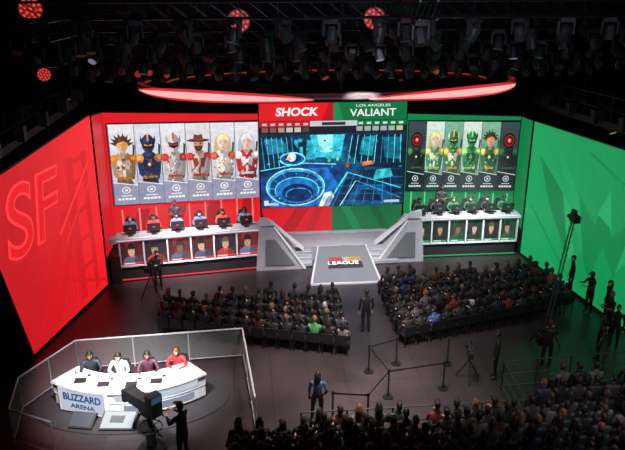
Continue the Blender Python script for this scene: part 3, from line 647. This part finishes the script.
m.extr([sa+(sb-sa)*.04+so+Zv*.15,sa+(sb-sa)*.96+so+Zv*.15,sa+(sb-sa)*.96+so+Zv*.90,sa+(sb-sa)*.04+so+Zv*.90],so*.5,(186,194,210),EMIT)
for t in(-.7,-.35,.05,.4):
    x,y=dc(t);m.box((x,y+.35,.945),(.30,.21,.015),(250,250,250));m.box((x+.22,y+.3,.94),(.1,.1,.02),(30,30,34));m.cyl((x-.2,y+.42,.93),(x-.2,y+.42,1.03),.03,.03,(90,110,140))
    m.box((x+.02,y+.02,.95),(.34,.24,.03),(24,24,28))
Wd=Vector((.35,.38,0))
def slab(pts,vec,col,mat=0): m.extr([Vector(p)+Wd for p in pts],vec,col,mat)
slab([(-9.0,16.9,.10),(-8.0,16.8,.10),(-7.9,17.35,.35),(-8.9,17.45,.35)],(0,.12,-.1),(30,30,34));slab([(-8.95,16.92,.13),(-8.05,16.83,.13),(-7.96,17.3,.345),(-8.85,17.4,.345)],(0,-.005,.01),(200,206,216),EMIT)
slab([(-8.7,17.05,.20),(-8.3,17.0,.20),(-8.25,17.2,.30),(-8.65,17.24,.30)],(0,-.01,.015),(60,66,80),EMIT)
slab([(-9.9,17.1,.10),(-9.2,16.95,.10),(-9.1,17.4,.32),(-9.8,17.55,.32)],(0,.12,-.1),(30,30,34))
slab([(-9.86,17.1,.13),(-9.24,16.98,.13),(-9.15,17.36,.31),(-9.77,17.5,.31)],(0,-.005,.01),(60,70,90),EMIT)
n=32;m.extr([(cx+3.0*math.cos(2*math.pi*i/n),18.9+1.8*math.sin(2*math.pi*i/n),0) for i in range(n)],(0,0,.03),(44,42,48))
m.obj("curved_desk",P_)
sm=(sa+sb)*.5+so
text("BLIZZARD",sm+Zv*.62,sb-sa,(0,0,1),.32,(24,44,92),P_,"desk_sign",emit=.6,bold=.01,sx=.86)
text("ARENA",sm+Zv*.33,sb-sa,(0,0,1),.20,(24,44,92),P_,"desk_sign",emit=.6,bold=.005,sx=1.25)
cast=[((-9.15,19.35),math.pi+.15,(30,34,48)),((-8.25,19.2),math.pi-.1,(170,180,196)),((-7.4,19.2),math.pi+.1,(70,34,50)),((-6.5,19.35),math.pi-.2,(190,40,48))]
for i,((x,y),rz,c) in enumerate(cast):
    g=MB();chair(g,x,y+.03,.03,rz,(30,30,34),hh=.98);g.obj("desk_chair",P_)
    g=MB();g.person(T_cast[i%2],(x,y,.03),rz,1.12,pal(c,(26,26,32)));g.obj("caster",P_)
g=MB();rail=[(-11.1,18.6),(-9.9,20.7),(-4.5,21.0),(-4.15,16.9)];H=1.12
rail2=[(-11.1,18.6),(-10.9,17.0),(-9.6,16.3)]
for R in(rail,rail2):
    for a,b_ in zip(R[:-1],R[1:]):
        n=max(1,round(math.dist(a,b_)/1.6))
        for i in range(n+1):
            x=a[0]+(b_[0]-a[0])*i/n;y=a[1]+(b_[1]-a[1])*i/n;g.cyl((x,y,0),(x,y,H),.022,.022,(150,152,160))
        g.cyl((a[0],a[1],H),(b_[0],b_[1],H),.03,.03,(185,188,196));g.cyl((a[0],a[1],.10),(b_[0],b_[1],.10),.02,.02,(130,132,140))
        g.poly([(a[0],a[1],.12),(b_[0],b_[1],.12),(b_[0],b_[1],H),(a[0],a[1],H)],(200,210,220),GLASS)
g.obj("glass_railing")
# ------------------------------------------------------------ cameras
def camera_body(g,h):
    g.box((0,0,h-.04),(.16,.3,.06),(24,24,28))
    g.box((0,-.05,h+.13),(.18,.42,.26),(30,30,34));g.box((0,-.36,h+.13),(.14,.22,.2),(24,24,28))
    g.cyl((0,.16,h+.13),(0,.42,h+.13),.07,.09,(20,20,24));g.box((0,.48,h+.13),(.22,.14,.18),(16,16,18));g.box((-.14,.02,h+.3),(.1,.16,.1),(18,18,20))
    g.box((0,-.02,h+.33),(.04,.3,.03),(20,20,22));g.cyl((.06,-.1,h-.05),(.16,-.62,h-.2),.012,.012,(30,30,30));g.cyl((-.06,-.1,h-.05),(-.16,-.62,h-.2),.012,.012,(30,30,30))
def tripod_camera(name,x,y,rz,h=1.45,s=1.0):
    g=MB();g.M=Matrix.Translation((x,y,0))@Matrix.Rotation(rz,4,'Z')@Matrix.Scale(s,4)
    for i in range(3):
        a=i*2.094+.5;g.cyl((0,0,h-.25),(.48*math.cos(a),.48*math.sin(a),0.02),.03,.02,(30,30,34));g.cyl((.05*math.cos(a),.05*math.sin(a),.55),(.3*math.cos(a),.3*math.sin(a),.42),.012,.012,(40,40,40))
    g.cyl((0,0,h-.3),(0,0,h-.08),.06,.08,(36,36,40));camera_body(g,h)
    g.obj(name)
def pedestal_camera(name,x,y,rz):
    g=MB();g.M=Matrix.Translation((x,y,0))@Matrix.Rotation(rz,4,'Z')
    g.cyl((0,0,.05),(0,0,.22),.42,.36,(20,20,24),0,16);g.cyl((0,0,.22),(0,0,.85),.14,.12,(24,24,28),0,14);g.cyl((0,0,.85),(0,0,1.25),.08,.08,(40,40,44),0,12)
    n=20
    for i in range(n):
        a=6.283*i/n;b=6.283*(i+1)/n;g.cyl((.33*math.cos(a),.33*math.sin(a),.86),(.33*math.cos(b),.33*math.sin(b),.86),.018,.018,(24,24,28),0,6)
    for i in range(4):
        a=1.571*i;g.cyl((0,0,.86),(.33*math.cos(a),.33*math.sin(a),.86),.012,.012,(24,24,28),0,6);g.ell((.34*math.cos(a+.4),.34*math.sin(a+.4),.06),(.06,.06,.06),(16,16,16),0,10,6)
    g.box((0,0,1.3),(.3,.4,.1),(18,18,22));g.box((0,-.1,1.56),(.34,.62,.40),(18,18,22));g.box((0,.48,1.56),(.32,.62,.32),(15,15,18));g.box((0,.84,1.56),(.42,.14,.36),(12,12,14))
    g.box((0,-.28,1.88),(.36,.26,.24),(16,16,19));g.box((0,-.415,1.88),(.30,.01,.18),(50,66,90),EMIT);g.box((.26,.0,1.5),(.12,.3,.2),(20,20,24))
    for s in(1,-1): g.cyl((s*.14,-.3,1.35),(s*.3,-.85,1.2),.016,.016,(24,24,26));g.cyl((s*.3,-.85,1.2),(s*.3,-.98,1.2),.026,.026,(12,12,14))
    g.obj(name)
DARK=lambda:pal(random.choice([(16,16,19),(20,20,24),(24,24,29)]),(16,16,19))
tripod_camera("tripod_camera",-8.1,25.9,math.pi*.95,1.35);person_obj("camera_operator",T_stand[3],(-7.95,26.75,0),math.pi*.95,DARK())
pedestal_camera("studio_camera",-7.0,16.2,.75);person_obj("camera_operator",T_stand[3],(-6.1,15.75,.0),.9,DARK(),1.08)
tripod_camera("tripod_camera",2.7,18.9,-.2,1.1,.9)
person_obj("camera_operator",T_stand[0],(3.6,18.95,0),1.2,DARK())
g=MB();bx,by=5.95,20.6
for i in range(3):
    a=i*2.094;g.cyl((bx,by,1.1),(bx+.6*math.cos(a),by+.6*math.sin(a),.02),.035,.025,(36,36,40))
g.cyl((bx,by,1.0),(bx,by,1.35),.09,.09,(40,40,44));p0=Vector((5.75,20.3,.55));p1=Vector((6.75,21.3,4.5))
dd=(p1-p0).normalized();o1=dd.orthogonal().normalized()*.07;o2=dd.cross(o1)
for o in(o1+o2,o1-o2,-o1+o2,-o1-o2): g.cyl(p0+o,p1+o*.5,.014,.01,(44,46,50))
for i in range(18):
    a=p0.lerp(p1,i/18);b_=p0.lerp(p1,(i+1)/18);g.cyl(a+o1+o2,b_-o1+o2,.008,.008,(44,46,50));g.cyl(a-o1-o2,b_+o1-o2,.008,.008,(44,46,50))
g.box(tuple(p0),(.4,.35,.35),(26,26,30));g.box(tuple(p1+Vector((.05,0,.05))),(.22,.4,.24),(24,24,28));g.cyl(p1+Vector((.05,.2,.05)),p1+Vector((.05,.42,.0)),.06,.08,(16,16,18));g.box(tuple(p1+Vector((0,0,.28))),(.1,.25,.14),(30,30,34))
g.obj("camera_crane")
for (x,y,rz,t) in [(-.05,22.35,.1,0),(8.7,24.6,1.3,0),(8.7,23.0,1.8,3),(8.6,21.3,1.6,1),(8.3,20.3,2.4,0),(7.4,19.6,1.2,2),(5.5,19.4,-.4,3),(9.0,22.2,1.5,2)]:
    person_obj("standing_visitor",T_stand[t],(x,y,0),rz,DARK())
person_obj("standing_visitor",T_stand[2],(-2.35,17.15,0),-.2,pal((34,60,84),(20,20,24),None,(20,16,14)),.98)
# ------------------------------------------------------------ stanchions
posts=[(-.4,19.7),(-.05,18.2),(1.77,18.5),(2.3,19.9),(.6,20.1)]
g=MB()
for x,y in posts+[(-1.9,17.2),(-.9,17.0)]:
    g.cyl((x,y,0),(x,y,.03),.17,.16,(50,50,54),METAL,16);g.cyl((x,y,.03),(x,y,.95),.03,.03,(60,60,64),METAL);g.cyl((x,y,.93),(x,y,1.02),.045,.045,(24,24,28))
for a,b_ in(((-.4,19.7),(-.05,18.2)),((-.05,18.2),(1.77,18.5)),((1.77,18.5),(2.3,19.9)),((-.4,19.7),(.6,20.1)),((-1.9,17.2),(-.9,17.0)),((-.9,17.0),(-.05,18.2))):
    g.extr([(a[0],a[1],.9),(b_[0],b_[1],.9),(b_[0],b_[1],.96),(a[0],a[1],.96)],(.004,.006,0),(36,36,40))
g.obj("stanchion_barrier")
# ------------------------------------------------------------ ceiling ring
P_=empty("halo_light_ring")
m=MB();cx,cy,cz=-.75,28.1,8.12;rx,ry=7.55,3.6;n=96
def rpnt(i,dr,dz): a=2*math.pi*i/n;return (cx+(rx+dr)*math.cos(a),cy+(ry+dr*.6)*math.sin(a),cz+dz)
def lens(deg):
    for c,hw in((228,34),(313,34)):
        if abs(deg-c)<hw: return math.cos((deg-c)/hw*math.pi/2)**.7
    return 0
for i in range(n):
    d0=i*360/n;d1=(i+1)*360/n;wd=-1.1
    v=[rpnt(i,0,0),rpnt(i+1,0,0),rpnt(i+1,0,.18),rpnt(i,0,.18),rpnt(i,wd,0),rpnt(i+1,wd,0),rpnt(i+1,wd,.18),rpnt(i,wd,.18)]
    m.raw(v,[(0,1,2,3),(5,4,7,6),(3,2,6,7),(0,4,5,1)],(30,20,22))
    if 180<=d0<360:
        h0,h1=lens(d0)*.36,lens(d1)*.36
        if h0+h1>.01:
            m.poly([rpnt(i,.02,.0-h0*.35-.03),rpnt(i+1,.02,.0-h1*.35-.03),rpnt(i+1,.02,.0+h1*.65+.04),rpnt(i,.02,.0+h0*.65+.04)],(222,44,44),EMIT)
            m.poly([rpnt(i,.03,-h0*.24),rpnt(i+1,.03,-h1*.24),rpnt(i+1,.03,h1*.46),rpnt(i,.03,h0*.46)],(255,186,186),EMIT)
        else: m.poly([rpnt(i,.02,.03),rpnt(i+1,.02,.03),rpnt(i+1,.02,.07),rpnt(i,.02,.07)],(96,22,20),EMIT)
        m.poly([rpnt(i,.0,.185),rpnt(i+1,.0,.185),rpnt(i+1,-.25,.185),rpnt(i,-.25,.185)],(96,24,24),EMIT)
    else:
        m.poly([rpnt(i,wd-.02,.12),rpnt(i+1,wd-.02,.12),rpnt(i+1,wd-.02,.17),rpnt(i,wd-.02,.17)],(150,40,28),EMIT)
for i in range(0,n,12):
    p=Vector(rpnt(i,-.5,.18));m.cyl(p,(p.x,p.y,14.9),.015,.015,(20,20,20))
m.obj("ring",P_)
# ------------------------------------------------------------ trusses and lights
RIG=empty("lighting_rig")
def moving_head(g,x,y,z,tilt,pan,lens=None,r=.15):
    M0=g.M.copy();g.M=M0@Matrix.Translation((x,y,z))@Matrix.Rotation(pan,4,'Z')
    g.box((0,0,-.08),(.36,.3,.14),(22,22,25))
    for s in(1,-1): g.box((s*.2,0,-.3),(.05,.14,.34),(26,26,29))
    g.M=g.M@Matrix.Translation((0,0,-.38))@Matrix.Rotation(tilt,4,'X')
    g.cyl((0,0,.14),(0,0,-.05),.11,r,(28,28,32),0,12);g.cyl((0,0,-.05),(0,0,-.24),r,r*1.02,(20,20,23),0,12)
    if lens: g.cyl((0,0,-.24),(0,0,-.25),r*.85,r*.85,lens,EMIT,12)
    g.M=M0
def truss(a,b,lights=8,lens=None):
    g=MB();a=Vector(a);b=Vector(b);d=(b-a);L=d.length;d.normalize();s=d.cross(Vector((0,0,1))).normalized()*.2;w=Vector((0,0,.2))
    c=(34,34,39)
    for o in(s+w,s-w,-s+w,-s-w): g.cyl(a+o,b+o,.026,.026,c,METAL,6)
    n=int(L/.5)
    for i in range(n):
        p=a+d*(L*i/n);q=a+d*(L*(i+1)/n)
        for o1,o2 in((s+w,s-w),(-s+w,-s-w),(s+w,-s+w),(s-w,-s-w)): g.cyl(p+o1,q+o2,.012,.012,c,METAL,5)
    for i in range(3): p=a.lerp(b,(i+.5)/3);g.cyl(p,(p.x,p.y,15),.012,.012,(40,40,40),0,5)
    for i in range(lights):
        p=a.lerp(b,(i+.5)/lights);ln=None
        if lens: ln=lens[i%len(lens)]
        moving_head(g,p.x,p.y,p.z-.2,random.uniform(-.9,.9),random.uniform(-1,1),ln)
    g.obj("truss",RIG)
truss((-10,26.3,9.4),(9.5,26.3,9.4),30,[None,None,None,(120,30,24),None])
truss((-11,24.6,9.9),(10.5,24.6,9.9),28,[None])
truss((-11,22.8,10.5),(10.5,22.8,10.5),24,[None,None,(110,110,130),None,None])
truss((-11,21.0,11.0),(11,21.0,11.0),22,[None])
truss((-10,18.5,11.5),(10,18.5,11.5),16,[None])
truss((-9.5,32.5,9.2),(9.5,32.5,9.2),24,[None,(70,70,90),None])
truss((-12,35.0,9.2),(12,35.0,9.2),22,[None])
truss((-12,35.5,7.9),(12,35.5,7.9),22,[None,None,(60,30,30)])
truss((-8.5,16,11.2),(-8.5,34,10.6),12);truss((0,16,11.6),(0,34,11.0),12);truss((8.5,16,11.2),(8.5,34,10.6),12)
truss((-13.4,19.5,7.8),(-11.0,28.5,8.4),16,[None,(60,60,90)])
truss((11.0,18.0,7.4),(9.4,29.5,7.2),16,[None,(60,160,90),None])
def par(g,p,aim,r,col):
    p=Vector(p);d=(Vector(aim)-p).normalized();g.cyl(p-d*.35,p,r*.7,r*1.1,(20,20,22),0,16)
    g.cyl(p,p+d*.01,r,r,tuple(c*.45 for c in col),EMIT,16)
    a=d.orthogonal().normalized();b=d.cross(a)
    for rr,k in((0,1),(.45,6),(.8,11)):
        for i in range(k):
            t=6.283*i/k;q=p+d*.012+(a*math.cos(t)+b*math.sin(t))*r*rr;g.cyl(q,q+d*.01,r*.15,r*.15,col,EMIT,6)
    g.cyl(p-d*.2,p-d*.2+Vector((0,0,.5)),.02,.02,(30,30,30))
g=MB();R_=(240,66,62)
for p,r in(((-9.45,19.0,11.52),.29),((-4.25,19.2,11.18),.29),((-.45,20.2,11.15),.30),((-9.6,20.0,9.75),.18),((-3.1,21.6,11.0),.12),((-7.9,25.6,8.95),.12),((-7.5,25.6,9.0),.12),((-6.9,25.6,8.9),.10),((-9.2,25,9.4),.1),((2.9,25.6,8.9),.1)):
    par(g,p,(-4.15,0,12.5),r,R_ if r>.13 else (190,44,40))
g.obj("red_par_lights",RIG)
for pts in([(-14.5,18.5,6.9),(-11.9,20.6,6.9),(-10.6,27.0,7.5),(-10.6,29.5,7.5),(-15,29.5,7.5)],[(15,30,6.7),(8.7,30.3,6.75),(8.9,28.0,6.75),(10.7,15.5,6.95),(15,15.5,6.95)]):
    g=MB();g.extr(pts,(0,0,.25),(18,18,21))
    for a,b_ in zip(pts[:-1],pts[1:]):
        a=Vector(a);b_=Vector(b_)
        for z in(.7,1.2): g.cyl(a+Vector((0,0,z)),b_+Vector((0,0,z)),.02,.02,(40,40,46),METAL,6)
        n=max(2,int((b_-a).length/.8))
        for i in range(n):
            p=a.lerp(b_,i/n);g.cyl(p+Vector((0,0,.2)),p+Vector((0,0,1.2)),.016,.016,(40,40,46),METAL,6)
            if i%2:g.box(tuple(p+Vector((0,0,.35))),(.34,.34,.5),(24,24,28))
    g.obj("catwalk",RIG)
g=MB()
for x,y,z in((9.9,20.8,8.6),(9.75,20.8,8.2),(10.3,19.5,7.4)): g.ell((x,y,z),(.08,.08,.12),(150,200,225),EMIT)
g.obj("work_lights",RIG)
# ------------------------------------------------------------ lights
def area(name,loc,target,size,energy,col,spread=None):
    l=bpy.data.lights.new(name,'AREA');l.shape='DISK';l.size=size;l.energy=energy;l.color=col
    if spread:l.spread=math.radians(spread)
    o=bpy.data.objects.new(name,l);sc.collection.objects.link(o);o.location=loc
    o.rotation_euler=(Vector(target)-Vector(loc)).to_track_quat('-Z','Y').to_euler();return o
area("stage_wash",(0,24,8.6),(0,28.6,0),1.2,230,(1,.96,.95),50)
area("caster_key",(-7.8,13.5,9.0),(-7.9,18.7,.6),1.0,280,(1,.96,.92),34)
area("aisle_wash",(-.8,16.5,10.6),(-1.2,18.8,0),2.5,420,(1,.84,.76),58)
area("audience_wash",(0,20.5,9.9),(0,24.0,0),4,150,(1,.88,.92),80)
area("desk_wash_red",(-6.8,23.5,8.8),(-6.8,28.5,1.8),1.2,230,(1,.9,.9),42)
area("desk_wash_green",(5.8,24.5,8.8),(5.8,29.6,1.8),1.2,220,(.92,1,.94),42)
area("rig_fill",(0,8,13.8),(0,27,9.5),5,240,(.75,.8,1),75)
area("near_stand_wash",(5,10,10),(5.5,16,1),2.5,75,(1,.9,.95),70)
w=bpy.data.worlds.new("world");sc.world=w;w.use_nodes=True;w.node_tree.nodes["Background"].inputs[0].default_value=(.010,.010,.014,1)
# ------------------------------------------------------------ camera
F=700.;Pt=math.radians(20.2);YAW=math.radians(5.5);C=Vector((-4.15,0,12.5))
fw=Vector((math.sin(YAW)*math.cos(Pt),math.cos(YAW)*math.cos(Pt),-math.sin(Pt)))
rt=Vector((math.cos(YAW),-math.sin(YAW),0));up=rt.cross(fw)
cam=bpy.data.cameras.new("camera");co=bpy.data.objects.new("camera",cam);sc.collection.objects.link(co)
cam.sensor_width=36;cam.lens=F/625*36;cam.clip_end=200
Mx=Matrix((rt,up,-fw)).transposed().to_4x4();Mx.translation=C;co.matrix_world=Mx
sc.camera=co
